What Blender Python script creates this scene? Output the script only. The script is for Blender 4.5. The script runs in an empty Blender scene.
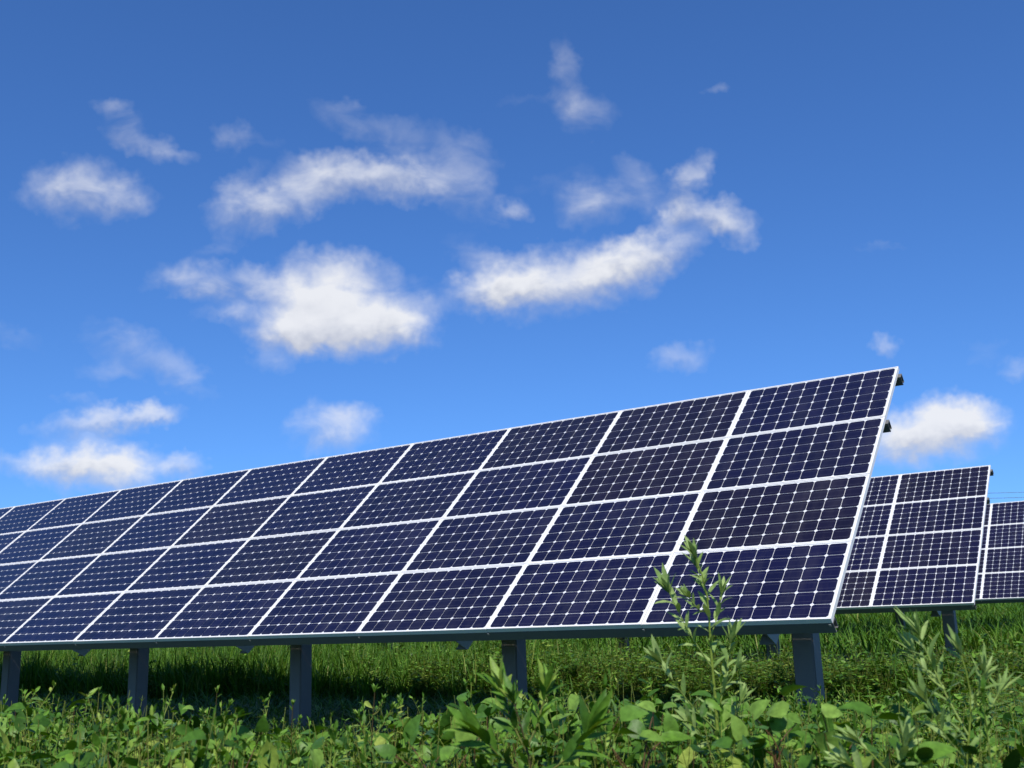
import bpy, bmesh, math, random
import numpy as np
from mathutils import Vector, Matrix

random.seed(7)
rng = np.random.default_rng(11)
scene = bpy.context.scene
COL = scene.collection
R = math.radians

# ------------------------------------------------------------------ camera
CAM = np.array([2.7361, -8.2064, 1.3233])
AX_R = np.array([0.81939640, 0.57240914, -0.03061571])
AX_D = np.array([-0.15255417, 0.16627317, -0.97420760])
AX_F = np.array([-0.55255476, 0.80293276, 0.22356704])
FPX = 1053.04
cam_data = bpy.data.cameras.new("camera")
cam = bpy.data.objects.new("camera", cam_data)
COL.objects.link(cam)
cam.matrix_world = Matrix((
    (AX_R[0], -AX_D[0], -AX_F[0], CAM[0]),
    (AX_R[1], -AX_D[1], -AX_F[1], CAM[1]),
    (AX_R[2], -AX_D[2], -AX_F[2], CAM[2]),
    (0, 0, 0, 1)))
cam_data.sensor_width = 36.0
cam_data.lens = FPX * 36.0 / 1024.0
cam_data.clip_start = 0.05
cam_data.clip_end = 6000
cam_data.dof.use_dof = True
cam_data.dof.focus_distance = 8.0
cam_data.dof.aperture_fstop = 6.3
scene.camera = cam


def at(px, py, depth):
    """world point seen at a pixel, `depth` metres along the view axis"""
    return CAM + depth * (AX_F + AX_R * (px - 512) / FPX + AX_D * (py - 384) / FPX)


# ------------------------------------------------------------------ light
SUN_EL, SUN_AZ = R(47.5), R(-33)      # azimuth: from the array's front (-Y) towards -X
sun_dir = Vector((-math.sin(SUN_AZ) * math.cos(SUN_EL), -math.cos(SUN_AZ) * math.cos(SUN_EL), math.sin(SUN_EL)))
sd = bpy.data.lights.new("sun", 'SUN')
sd.energy = 5.0
sd.angle = R(0.53)
sd.color = (1.0, 0.945, 0.85)
sun = bpy.data.objects.new("sun", sd)
COL.objects.link(sun)
sun.rotation_euler = sun_dir.to_track_quat('Z', 'Y').to_euler()
sun.location = (0, -5, 30)

vs = scene.view_settings
vs.view_transform = 'Standard'
vs.look = 'None'
vs.exposure = 0.0
vs.gamma = 1.0
vs.use_curve_mapping = False

world = bpy.data.worlds.new("World")
scene.world = world
world.use_nodes = True
SKY_STRENGTH = 0.098


def build_world():
    nt = world.node_tree
    N, L = nt.nodes, nt.links
    N.clear()

    def nd(t, **kw):
        n = N.new(t)
        for k, v in kw.items():
            setattr(n, k, v)
        return n

    def put(sock, v):
        if isinstance(v, bpy.types.NodeSocket):
            L.new(v, sock)
        else:
            sock.default_value = v

    def mth(op, a, b=None, c=None, clamp=False):
        n = nd('ShaderNodeMath', operation=op)
        n.use_clamp = clamp
        for i, v in enumerate((a, b, c)):
            if v is not None:
                put(n.inputs[i], v)
        return n.outputs[0]

    def vm(op, a, b=None, out=0):
        n = nd('ShaderNodeVectorMath', operation=op)
        put(n.inputs[0], a)
        if b is not None:
            put(n.inputs['Scale'] if op == 'SCALE' else n.inputs[1], b)
        return n.outputs[out]

    sky = nd('ShaderNodeTexSky')
    sky.sky_type = 'NISHITA'
    sky.sun_disc = False
    sky.sun_elevation = SUN_EL
    sky.sun_rotation = math.atan2(sun_dir.x, sun_dir.y)
    sky.altitude = 300
    sky.air_density = 1.0
    sky.dust_density = 0.3
    sky.ozone_density = 2.2
    # clear, dry air: the hazy band at the horizon sits lower than the texture has it
    tcs = nd('ShaderNodeTexCoord')
    L.new(vm('NORMALIZE', vm('ADD', tcs.outputs['Generated'], (0, 0, 0.045))), sky.inputs['Vector'])
    hsv = nd('ShaderNodeMix', data_type='RGBA', blend_type='MULTIPLY')
    hsv.inputs['Factor'].default_value = 1.0
    L.new(sky.outputs[0], hsv.inputs['A'])
    hsv.inputs['B'].default_value = (0.565, 1.0, 1.62, 1)
    bg = nd('ShaderNodeBackground')
    bg.inputs['Strength'].default_value = SKY_STRENGTH
    L.new(hsv.outputs['Result'], bg.inputs['Color'])

    # clouds: directions in the sky, as tangents about one fixed compass direction
    tc = nd('ShaderNodeTexCoord')
    d = tc.outputs['Generated']
    fwd = vm('DOT_PRODUCT', d, tuple(AX_F), 1)
    rx = vm('DOT_PRODUCT', d, tuple(AX_R), 1)
    dy = vm('DOT_PRODUCT', d, tuple(AX_D), 1)
    fs = mth('MAXIMUM', fwd, 0.05)
    u = mth('MULTIPLY_ADD', mth('DIVIDE', rx, fs), FPX / 100, 5.12)
    v = mth('MULTIPLY_ADD', mth('DIVIDE', dy, fs), FPX / 100, 3.84)
    cx = nd('ShaderNodeCombineXYZ')
    L.new(u, cx.inputs[0]); L.new(v, cx.inputs[1])
    q0 = cx.outputs[0]

    def noise(vec, scale, detail, rough, col=False, dist=0.0):
        n = nd('ShaderNodeTexNoise')
        n.inputs['Scale'].default_value = scale
        n.inputs['Detail'].default_value = detail
        n.inputs['Roughness'].default_value = rough
        n.inputs['Distortion'].default_value = dist
        L.new(vec, n.inputs['Vector'])
        return n.outputs['Color' if col else 'Fac']

    w1 = vm('SCALE', vm('SUBTRACT', noise(q0, 1.6, 2, 0.55, True), (0.5, 0.5, 0.5)), 0.20)
    w2 = vm('SCALE', vm('SUBTRACT', noise(q0, 5.0, 2, 0.6, True), (0.5, 0.5, 0.5)), 0.26)
    w3 = vm('SCALE', vm('SUBTRACT', noise(q0, 15.0, 2, 0.6, True), (0.5, 0.5, 0.5)), 0.07)
    q = vm('ADD', vm('ADD', q0, w1), vm('ADD', w2, w3))
    # cx, cy, rx, ry, angle, weight, shade
    E = [
        (85, 192, 58, 33, 5, .70), (118, 200, 40, 20, 0, .35), (60, 185, 40, 14, 0, .3),
        (126, 126, 26, 26, 40, .42), (155, 148, 46, 14, 12, .42), (112, 110, 30, 10, 20, .22),
        (232, 135, 22, 18, 0, .34), (262, 145, 40, 12, 10, .14),
        (262, 207, 56, 25, -8, .85), (305, 196, 36, 20, 0, .35), (345, 176, 70, 25, 3, 1.0), (412, 178, 44, 25, 0, .75),
        (466, 172, 32, 46, 10, .44), (472, 205, 22, 34, 0, .26), (238, 182, 30, 14, -40, .34), (232, 240, 46, 12, -20, .2),
        (360, 124, 62, 20, 18, .34), (425, 140, 44, 24, 5, .26), (470, 250, 40, 16, 20, .14),
        (338, 312, 92, 44, -3, 1.15), (316, 292, 52, 34, 0, .65), (405, 324, 36, 26, 5, .45), (292, 332, 40, 22, 0, .7),
        (350, 332, 80, 28, 0, .6),
        (232, 283, 76, 22, 4, .56), (180, 286, 46, 12, 0, .2), (335, 262, 54, 20, 5, .55), (238, 314, 50, 10, 0, .3),
        (275, 360, 30, 14, 0, .26), (432, 305, 22, 9, 30, .16),
        (558, 280, 104, 36, -9, 1.05), (642, 256, 66, 26, -16, .90), (498, 291, 48, 24, -6, .75), (478, 258, 30, 12, 10, .20),
        (687, 188, 19, 38, 24, .80), (716, 216, 46, 17, 8, .82), (738, 234, 24, 15, 40, .6), (672, 218, 24, 12, -20, .4),
        (592, 204, 38, 25, -8, .55), (640, 190, 30, 28, 10, .34), (625, 165, 20, 14, 20, .24), (560, 180, 60, 16, -15, .12),
        (513, 211, 26, 15, 5, .60),
        (568, 80, 18, 46, -14, .36), (586, 112, 34, 28, 0, .30), (560, 105, 46, 10, 5, .12),
        (715, 90, 18, 8, -5, .26), (520, 98, 40, 10, 0, .1),
        (680, 356, 32, 16, -8, .34), (886, 344, 18, 11, 25, .40),
        (943, 430, 66, 34, -6, 1.0), (905, 440, 48, 28, 0, .8), (968, 422, 36, 24, 0, .6), (930, 412, 30, 16, 0, .5),
        (330, 427, 48, 27, -3, .55), (350, 415, 24, 16, 0, .25),
        (95, 468, 74, 30, 4, 1.0), (62, 464, 36, 18, 0, .5), (122, 458, 44, 18, 0, .5), (106, 421, 74, 16, -6, .80), (150, 414, 28, 12, 0, .35),
        (186, 468, 25, 15, 0, .8), (75, 400, 26, 9, 0, .2),
        (138, 352, 62, 26, 22, .34), (185, 378, 46, 18, 25, .24), (105, 372, 34, 14, 0, .22),
        (8, 462, 36, 16, 0, .34), (1016, 368, 20, 14, 0, .3), (985, 350, 30, 14, 0, .14), (880, 245, 34, 7, 0, .16),
        (10, 335, 50, 14, 20, .16), (20, 195, 30, 8, 0, .14),
    ]
    ACC = (0.0, 0.0, 0.0)
    for (ex, ey, erx, ery, ang, w) in E:
        mp = nd('ShaderNodeMapping', vector_type='TEXTURE')
        mp.inputs['Location'].default_value = (ex / 100, ey / 100, 0)
        mp.inputs['Rotation'].default_value = (0, 0, R(ang))
        mp.inputs['Scale'].default_value = (erx / 100 * 1.32, ery / 100 * 1.32, 1)
        # (the third, always zero, channel of the sum only makes one cloud wait for the last: a short shader stack)
        if isinstance(ACC, tuple):
            qi = q
        else:
            wn = nd('ShaderNodeVectorMath', operation='MULTIPLY_ADD')
            L.new(ACC, wn.inputs[0]); wn.inputs[1].default_value = (0, 0, 1); L.new(q, wn.inputs[2])
            qi = wn.outputs[0]
        L.new(qi, mp.inputs['Vector'])
        ln = vm('LENGTH', mp.outputs[0], out=1)
        mr = nd('ShaderNodeMapRange', interpolation_type='SMOOTHSTEP')
        mr.inputs['From Min'].default_value = 1.0
        mr.inputs['From Max'].default_value = 0.0
        w *= .8 if (ey < 250 and ex < 800) else 1.0
        mr.inputs['To Max'].default_value = w if w > .5 else w * (.5 + w)
        L.new(ln, mr.inputs['Value'])
        sp = nd('ShaderNodeSeparateXYZ')
        L.new(mp.outputs[0], sp.inputs[0])
        cb = nd('ShaderNodeCombineXYZ')
        cb.inputs[0].default_value = 1.0
        L.new(sp.outputs[1], cb.inputs[1])
        ma = nd('ShaderNodeVectorMath', operation='MULTIPLY_ADD')
        L.new(cb.outputs[0], ma.inputs[0]); L.new(mr.outputs[0], ma.inputs[1]); put(ma.inputs[2], ACC)
        ACC = ma.outputs[0]
    fin = nd('ShaderNodeSeparateXYZ')
    L.new(ACC, fin.inputs[0])
    D, S = fin.outputs[0], fin.outputs[1]
    f1 = noise(vm('MULTIPLY', q0, (0.75, 1.25, 1.0)), 2.4, 5, 0.52, dist=0.5)
    # erode the edges with the noise
    er = mth('MULTIPLY', mth('SUBTRACT', f1, 0.5), 2.5)
    Dn = mth('ADD', D, mth('MULTIPLY', er, mth('MINIMUM', mth('MULTIPLY', D, 1.3), 0.6)))
    a = nd('ShaderNodeMapRange', interpolation_type='LINEAR')
    a.inputs['From Min'].default_value = 0.03
    a.inputs['From Max'].default_value = 1.22
    L.new(Dn, a.inputs['Value'])
    alpha = mth('MULTIPLY', mth('MULTIPLY', a.outputs[0], 0.93), mth('GREATER_THAN', fwd, 0.1))
    # cloud bases are greyer than their tops
    sh = mth('DIVIDE', S, mth('MAXIMUM', D, 0.25))
    sh = mth('ADD', sh, mth('MULTIPLY', mth('SUBTRACT', f1, 0.5), -0.9))
    mr = nd('ShaderNodeMapRange', interpolation_type='SMOOTHSTEP')
    mr.inputs['From Min'].default_value = -0.18
    mr.inputs['From Max'].default_value = 0.46
    L.new(sh, mr.inputs['Value'])
    mixc = nd('ShaderNodeMix', data_type='RGBA')
    L.new(mr.outputs[0], mixc.inputs['Factor'])
    mixc.inputs['A'].default_value = (0.90, 0.91, 0.94, 1)
    mixc.inputs['B'].default_value = (0.58, 0.61, 0.70, 1)
    bgc = nd('ShaderNodeBackground')
    L.new(mixc.outputs['Result'], bgc.inputs['Color'])
    bgc.inputs['Strength'].default_value = 0.98
    mx = nd('ShaderNodeMixShader')
    L.new(alpha, mx.inputs[0]); L.new(bg.outputs[0], mx.inputs[1]); L.new(bgc.outputs[0], mx.inputs[2])
    out = nd('ShaderNodeOutputWorld')
    L.new(mx.outputs[0], out.inputs['Surface'])
    world.cycles.sampling_method = 'MANUAL'
    world.cycles.sample_map_resolution = 512


build_world()
scene.render.engine = 'CYCLES'
scene.cycles.max_bounces = 8
scene.cycles.diffuse_bounces = 3
scene.cycles.glossy_bounces = 3
scene.cycles.transmission_bounces = 4
scene.cycles.use_denoising = True
scene.cycles.caustics_reflective = False
scene.cycles.caustics_refractive = False


# ------------------------------------------------------------------ materials
def new_mat(name):
    m = bpy.data.materials.new(name)
    m.use_nodes = True
    nt = m.node_tree
    return m, nt, nt.nodes['Principled BSDF'], nt.nodes['Material Output']


def metal_mat(name, col, rough, metallic, noise_amt=0.12, scale=18):
    m, nt, bs, out = new_mat(name)
    tc = nt.nodes.new('ShaderNodeTexCoord')
    nz = nt.nodes.new('ShaderNodeTexNoise')
    nz.inputs['Scale'].default_value = scale
    nz.inputs['Detail'].default_value = 5
    nt.links.new(tc.outputs['Object'], nz.inputs['Vector'])
    mx = nt.nodes.new('ShaderNodeMix'); mx.data_type = 'RGBA'
    nt.links.new(nz.outputs['Fac'], mx.inputs['Factor'])
    mx.inputs['A'].default_value = tuple(c * (1 - noise_amt) for c in col) + (1,)
    mx.inputs['B'].default_value = tuple(min(1, c * (1 + noise_amt)) for c in col) + (1,)
    nt.links.new(mx.outputs['Result'], bs.inputs['Base Color'])
    mr = nt.nodes.new('ShaderNodeMapRange')
    mr.inputs['To Min'].default_value = rough - 0.08
    mr.inputs['To Max'].default_value = rough + 0.1
    nt.links.new(nz.outputs['Fac'], mr.inputs['Value'])
    nt.links.new(mr.outputs[0], bs.inputs['Roughness'])
    bs.inputs['Metallic'].default_value = metallic
    return m


M_FRAME = metal_mat("anodised_aluminium", (0.80, 0.785, 0.74), 0.45, 0.1, 0.05, 30)
M_GALV = metal_mat("galvanised_steel", (0.14, 0.138, 0.132), 0.55, 0.1, 0.15, 14)
M_RAFTER = metal_mat("bright_galvanised_steel", (0.36, 0.35, 0.33), 0.5, 0.2, 0.15, 12)
M_POST = metal_mat("post_steel", (0.19, 0.17, 0.15), 0.6, 0.1, 0.15, 9)
M_DARK = metal_mat("dark_plastic", (0.035, 0.037, 0.04), 0.5, 0.0, 0.2, 20)
M_WIRE = metal_mat("cable_grey", (0.12, 0.12, 0.13), 0.6, 0.0, 0.1, 2)
M_WOOD = metal_mat("pole_concrete", (0.36, 0.35, 0.33), 0.85, 0.0, 0.15, 6)

# white backsheet under glass
M_SHEET, nt, bs, _ = new_mat("white_backsheet")
bs.inputs['Base Color'].default_value = (0.72, 0.73, 0.74, 1)
bs.inputs['Roughness'].default_value = 0.35
bs.inputs['Coat Weight'].default_value = 0.6
bs.inputs['Coat Roughness'].default_value = 0.04


def cell_mat():
    m, nt, bs, out = new_mat("monocrystalline_cell")
    N, L = nt.nodes, nt.links
    oi = N.new('ShaderNodeObjectInfo')
    ramp = N.new('ShaderNodeValToRGB')
    ramp.color_ramp.elements[0].position = 0.0
    ramp.color_ramp.elements[0].color = (0.00937, 0.00562, 0.01519, 1)
    ramp.color_ramp.elements[1].position = 1.0
    ramp.color_ramp.elements[1].color = (0.00609, 0.00487, 0.02633, 1)
    e = ramp.color_ramp.elements.new(0.16); e.color = (0.00750, 0.00510, 0.01620, 1)
    e = ramp.color_ramp.elements.new(0.30); e.color = (0.00609, 0.00465, 0.02126, 1)
    L.new(oi.outputs['Random'], ramp.inputs[0])
    at_ = N.new('ShaderNodeAttribute'); at_.attribute_name = 'cell_tone'
    mul = N.new('ShaderNodeMix'); mul.data_type = 'RGBA'; mul.blend_type = 'MULTIPLY'
    mul.inputs['Factor'].default_value = 1.0
    L.new(ramp.outputs[0], mul.inputs['A'])
    L.new(at_.outputs['Fac'], mul.inputs['B'])
    # thin silver contact lines printed on the cells
    tc = N.new('ShaderNodeTexCoord')
    sp = N.new('ShaderNodeSeparateXYZ'); L.new(tc.outputs['Object'], sp.inputs[0])

    def mth(op, a, b):
        n = N.new('ShaderNodeMath'); n.operation = op
        for i, v in enumerate((a, b)):
            if isinstance(v, bpy.types.NodeSocket): L.new(v, n.inputs[i])
            else: n.inputs[i].default_value = v
        return n.outputs[0]
    fr = mth('FRACT', mth('DIVIDE', mth('SUBTRACT', sp.outputs[1], CELL_V0), CELL_PV / 2.0), 0)
    dist = mth('ABSOLUTE', mth('SUBTRACT', fr, 0.5), 0)
    line = mth('LESS_THAN', dist, 0.014)
    fine = mth('MULTIPLY', line, 0.45)
    mx = N.new('ShaderNodeMix'); mx.data_type = 'RGBA'
    L.new(fine, mx.inputs['Factor'])
    L.new(mul.outputs['Result'], mx.inputs['A'])
    mx.inputs['B'].default_value = (0.12, 0.12, 0.15, 1)
    # a thin film of dust and dried rain marks
    nd_ = N.new('ShaderNodeTexNoise'); nd_.inputs['Scale'].default_value = 5; nd_.inputs['Detail'].default_value = 6; nd_.inputs['Roughness'].default_value = .7
    oi2 = N.new('ShaderNodeVectorMath'); oi2.operation = 'ADD'
    sc_ = N.new('ShaderNodeVectorMath'); sc_.operation = 'MULTIPLY'; sc_.inputs[1].default_value = (1, .25, 1)
    L.new(tc.outputs['Object'], sc_.inputs[0]); L.new(sc_.outputs[0], oi2.inputs[0]); L.new(oi.outputs['Location'], oi2.inputs[1])
    L.new(oi2.outputs[0], nd_.inputs['Vector'])
    dm = N.new('ShaderNodeMapRange'); dm.inputs['From Min'].default_value = .45; dm.inputs['From Max'].default_value = .8
    dm.inputs['To Max'].default_value = .06
    L.new(nd_.outputs['Fac'], dm.inputs['Value'])
    du = N.new('ShaderNodeMix'); du.data_type = 'RGBA'
    L.new(dm.outputs[0], du.inputs['Factor']); L.new(mx.outputs['Result'], du.inputs['A'])
    du.inputs['B'].default_value = (0.30, 0.28, 0.25, 1)
    L.new(du.outputs['Result'], bs.inputs['Base Color'])
    bs.inputs['Roughness'].default_value = 0.32
    bs.inputs['Specular IOR Level'].default_value = 0.22
    bs.inputs['Coat Weight'].default_value = 0.55
    bs.inputs['Coat Roughness'].default_value = 0.08
    bs.inputs['Coat IOR'].default_value = 1.4
    return m


def leaf_mat(name, stops, trans=0.3, rough=0.45, stemcol=(0.10, 0.075, 0.03)):
    m, nt, bs, out = new_mat(name)
    N, L = nt.nodes, nt.links
    a = N.new('ShaderNodeAttribute'); a.attribute_name = 'tint'
    ramp = N.new('ShaderNodeValToRGB')
    els = ramp.color_ramp.elements
    els[0].position = stops[0][0]; els[0].color = stops[0][1] + (1,)
    els[1].position = 1.0; els[1].color = stemcol + (1,)
    for p, c in stops[1:]:
        e = els.new(p); e.color = c + (1,)
    e = els.new(0.93); e.color = stops[-1][1] + (1,)
    L.new(a.outputs['Fac'], ramp.inputs[0])
    tcn = N.new('ShaderNodeTexCoord')
    nz = N.new('ShaderNodeTexNoise'); nz.inputs['Scale'].default_value = 60; nz.inputs['Detail'].default_value = 3
    L.new(tcn.outputs['Object'], nz.inputs['Vector'])
    mo = N.new('ShaderNodeMapRange'); mo.inputs['From Min'].default_value = .3; mo.inputs['From Max'].default_value = .7
    mo.inputs['To Min'].default_value = .72; mo.inputs['To Max'].default_value = 1.25
    L.new(nz.outputs['Fac'], mo.inputs['Value'])
    mot = N.new('ShaderNodeVectorMath'); mot.operation = 'SCALE'
    L.new(ramp.outputs[0], mot.inputs[0]); L.new(mo.outputs[0], mot.inputs['Scale'])
    bpn = N.new('ShaderNodeBump'); bpn.inputs['Strength'].default_value = .35; bpn.inputs['Distance'].default_value = .004
    L.new(nz.outputs['Fac'], bpn.inputs['Height']); L.new(bpn.outputs[0], bs.inputs['Normal'])
    L.new(mot.outputs[0], bs.inputs['Base Color'])
    bs.inputs['Roughness'].default_value = rough
    bs.inputs['Specular IOR Level'].default_value = 0.2
    tr = N.new('ShaderNodeBsdfTranslucent')
    g = N.new('ShaderNodeHueSaturation')
    g.inputs['Saturation'].default_value = 1.15
    g.inputs['Hue'].default_value = 0.485
    g.inputs['Value'].default_value = 1.25
    L.new(ramp.outputs[0], g.inputs['Color'])
    L.new(g.outputs[0], tr.inputs['Color'])
    mx = N.new('ShaderNodeMixShader'); mx.inputs[0].default_value = trans
    L.new(bs.outputs[0], mx.inputs[1]); L.new(tr.outputs[0], mx.inputs[2])
    L.new(mx.outputs[0], out.inputs['Surface'])
    return m


M_WEED = leaf_mat("weed_leaf", [(0.0, (0.024, 0.068, 0.009)), (0.4, (0.068, 0.162, 0.017)), (0.75, (0.145, 0.285, 0.032)), (0.9, (0.26, 0.33, 0.06))], 0.22)
M_VINE = leaf_mat("vine_leaf", [(0.0, (0.034, 0.095, 0.012)), (0.5, (0.086, 0.195, 0.024)), (0.85, (0.195, 0.325, 0.055))], 0.22, 0.42, (0.14, 0.075, 0.035))
M_GRASS = leaf_mat("grass_blade", [(0.0, (0.034, 0.095, 0.010)), (0.5, (0.078, 0.190, 0.017)), (0.8, (0.150, 0.28, 0.030)), (0.9, (0.25, 0.28, 0.07))], 0.28, 0.5)
M_MUG = leaf_mat("mugwort_leaf", [(0.0, (0.125, 0.215, 0.055)), (0.5, (0.205, 0.315, 0.085)), (0.85, (0.32, 0.43, 0.14))], 0.24, 0.55, (0.27, 0.36, 0.06))


def ground_mat():
    m, nt, bs, out = new_mat("soil_and_thatch")
    N, L = nt.nodes, nt.links
    tc = N.new('ShaderNodeTexCoord')
    n1 = N.new('ShaderNodeTexNoise'); n1.inputs['Scale'].default_value = 1.7; n1.inputs['Detail'].default_value = 8
    n1.inputs['Roughness'].default_value = 0.7
    L.new(tc.outputs['Object'], n1.inputs['Vector'])
    ramp = N.new('ShaderNodeValToRGB')
    ramp.color_ramp.elements[0].position = 0.35; ramp.color_ramp.elements[0].color = (0.020, 0.017, 0.013, 1)
    ramp.color_ramp.elements[1].position = 0.62; ramp.color_ramp.elements[1].color = (0.028, 0.046, 0.013, 1)
    L.new(n1.outputs['Fac'], ramp.inputs[0])
    L.new(ramp.outputs[0], bs.inputs['Base Color'])
    bs.inputs['Roughness'].default_value = 0.95
    n2 = N.new('ShaderNodeTexNoise'); n2.inputs['Scale'].default_value = 25; n2.inputs['Detail'].default_value = 6
    L.new(tc.outputs['Object'], n2.inputs['Vector'])
    bp = N.new('ShaderNodeBump'); bp.inputs['Strength'].default_value = 0.8; bp.inputs['Distance'].default_value = 0.05
    L.new(n2.outputs['Fac'], bp.inputs['Height']); L.new(bp.outputs[0], bs.inputs['Normal'])
    return m


M_GROUND = ground_mat()


# ------------------------------------------------------------------ helpers
def link(o, parent=None):
    COL.objects.link(o)
    if parent is not None:
        o.parent = parent
    return o


def tag(o, label, cat, group=None, kind=None):
    o['label'] = label
    o['category'] = cat
    if group: o['group'] = group
    if kind: o['kind'] = kind
    return o


def empty(name, loc=(0, 0, 0)):
    o = bpy.data.objects.new(name, None)
    o.location = loc
    o.empty_display_size = 0.3
    return link(o)


def obj(name, bm, mats, parent=None, smooth=False):
    me = bpy.data.meshes.new(name)
    bm.normal_update()
    bm.to_mesh(me)
    bm.free()
    for m in (mats if isinstance(mats, (list, tuple)) else [mats]):
        me.materials.append(m)
    if smooth:
        for p in me.polygons: p.use_smooth = True
    return link(bpy.data.objects.new(name, me), parent)


def add_box(bm, lo, hi, M=None, bevel=0.0):
    xs, ys, zs = (lo[0], hi[0]), (lo[1], hi[1]), (lo[2], hi[2])
    vv = [bm.verts.new((x, y, z)) for z in zs for y in ys for x in xs]
    idx = [(0, 2, 3, 1), (4, 5, 7, 6), (0, 1, 5, 4), (2, 6, 7, 3), (0, 4, 6, 2), (1, 3, 7, 5)]
    fs = [bm.faces.new([vv[i] for i in f]) for f in idx]
    if bevel:
        r = bmesh.ops.bevel(bm, geom=list({e for f in fs for e in f.edges}), offset=bevel, segments=2, affect='EDGES', profile=0.6)
        vv = list({v for v in bm.verts if v in set(vv) or v in set(r['verts'])})
        vv = [v for v in vv if v.is_valid]
    if M is not None:
        for v in vv: v.co = M @ v.co
    return vv


def extrude_profile(bm, prof, x0, x1):
    """closed profile (y,z) along X"""
    a = [bm.verts.new((x0, y, z)) for y, z in prof]
    b = [bm.verts.new((x1, y, z)) for y, z in prof]
    n = len(prof)
    for i in range(n):
        j = (i + 1) % n
        bm.faces.new((a[i], a[j], b[j], b[i]))
    bm.faces.new(list(reversed(a)))
    bm.faces.new(b)


def slope(y):
    return (0.0152 * y if y > 0 else 0.0) + (0.03 * (y - 24) if y > 24 else 0.0)


# ------------------------------------------------------------------ ground
def build_ground():
    bm = bmesh.new()
    ys = [-400, -60, -20, -8, 0, 5, 10, 15, 20, 24, 30, 40, 60, 110, 400, 2500]
    xs = [-2500, -400, -100, -40, -20, -10, 0, 10, 20, 60, 400, 2500]
    g = [[bm.verts.new((x, y, slope(min(y, 110)))) for x in xs] for y in ys]
    for i in range(len(ys) - 1):
        for j in range(len(xs) - 1):
            bm.faces.new((g[i][j], g[i][j + 1], g[i + 1][j + 1], g[i + 1][j]))
    o = obj("ground", bm, M_GROUND)
    o['kind'] = 'structure'


build_ground()

# ------------------------------------------------------------------ solar arrays
TILT = R(41.21)
CT, ST = math.cos(TILT), math.sin(TILT)
PU, PV = 1.65, 0.9633
MW, MH = PU - 0.005, PV - 0.004         # module outside size
FT, FW = 0.045, 0.014                   # frame thickness, lip width
CELL_PU = (MW - 0.052) / 10
CELL_PV = (MH - 0.046) / 6
CELL_U0 = 0.026
CELL_V0 = 0.023
M_CELL = cell_mat()


def module_meshes():
    # cells + backsheet, local: x along the row, y up the slope, z out of the face (z=0: frame's top)
    bm = bmesh.new()
    zb, zc = -0.007, -0.0045
    vv = [bm.verts.new(p) for p in ((FW, FW, zb), (MW - FW, FW, zb), (MW - FW, MH - FW, zb), (FW, MH - FW, zb))]
    f = bm.faces.new(vv); f.material_index = 0
    lay = bm.verts.layers.float.new('cell_tone')
    r = random.Random(3)
    g = 0.0021
    ch = 0.0165
    for i in range(10):
        for j in range(6):
            x0, x1 = CELL_U0 + i * CELL_PU + g, CELL_U0 + (i + 1) * CELL_PU - g
            y0, y1 = CELL_V0 + j * CELL_PV + g * 1.4, CELL_V0 + (j + 1) * CELL_PV - g * 1.4
            pts = [(x0 + ch, y0), (x1 - ch, y0), (x1, y0 + ch), (x1, y1 - ch), (x1 - ch, y1), (x0 + ch, y1), (x0, y1 - ch), (x0, y0 + ch)]
            vs_ = [bm.verts.new((x, y, zc)) for x, y in pts]
            t = r.uniform(0.82, 1.18)
            for v in vs_: v[lay] = t
            f = bm.faces.new(vs_); f.material_index = 1
    me = bpy.data.meshes.new("solar_panel")
    bm.to_mesh(me); bm.free()
    me.materials.append(M_SHEET); me.materials.append(M_CELL)
    # frame
    bm = bmesh.new()
    def ring(x0, y0, x1, y1, z): return [bm.verts.new(p) for p in ((x0, y0, z), (x1, y0, z), (x1, y1, z), (x0, y1, z))]
    c = 0.0015
    r0 = ring(0, 0, MW, MH, -FT)
    r1 = ring(0, 0, MW, MH, -c)
    r2 = ring(c, c, MW - c, MH - c, 0)
    r3 = ring(FW, FW, MW - FW, MH - FW, 0)
    r4 = ring(FW, FW, MW - FW, MH - FW, -0.012)
    r5 = ring(0.003, 0.003, MW - 0.003, MH - 0.003, -0.012)
    r6 = ring(0.003, 0.003, MW - 0.003, MH - 0.003, -FT)
    rr = [r0, r1, r2, r3, r4, r5, r6, r0]
    for a, b in zip(rr[:-1], rr[1:]):
        for i in range(4):
            j = (i + 1) % 4
            bm.faces.new((a[i], a[j], b[j], b[i]))
    bmesh.ops.recalc_face_normals(bm, faces=bm.faces)
    mf = bpy.data.meshes.new("frame")
    bm.to_mesh(mf); bm.free()
    mf.materials.append(M_FRAME)
    return me, mf


ME_PANEL, ME_FRAME = module_meshes()
TILT_M = Matrix.Rotation(TILT, 4, 'X')
PITCH_POST = 3.255
POST_X0 = -0.74
POST_Y = 1.45


def channel(bm, d0, d1, y0, y1, x0, x1, t=0.006, open_down=True):
    """C section along X in plane coords: flanges at y0/y1 faces; depth d0..d1 below the plane"""
    prof = [(y0, -d0), (y1, -d0), (y1, -d1), (y1 - 0.022, -d1), (y1 - 0.022, -d1 + t), (y1 - t, -d1 + t),
            (y1 - t, -d0 - t), (y0 + t, -d0 - t), (y0 + t, -d1 + t), (y0 + 0.022, -d1 + t), (y0 + 0.022, -d1), (y0, -d1)]
    extrude_profile(bm, prof, x0, x1)


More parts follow.
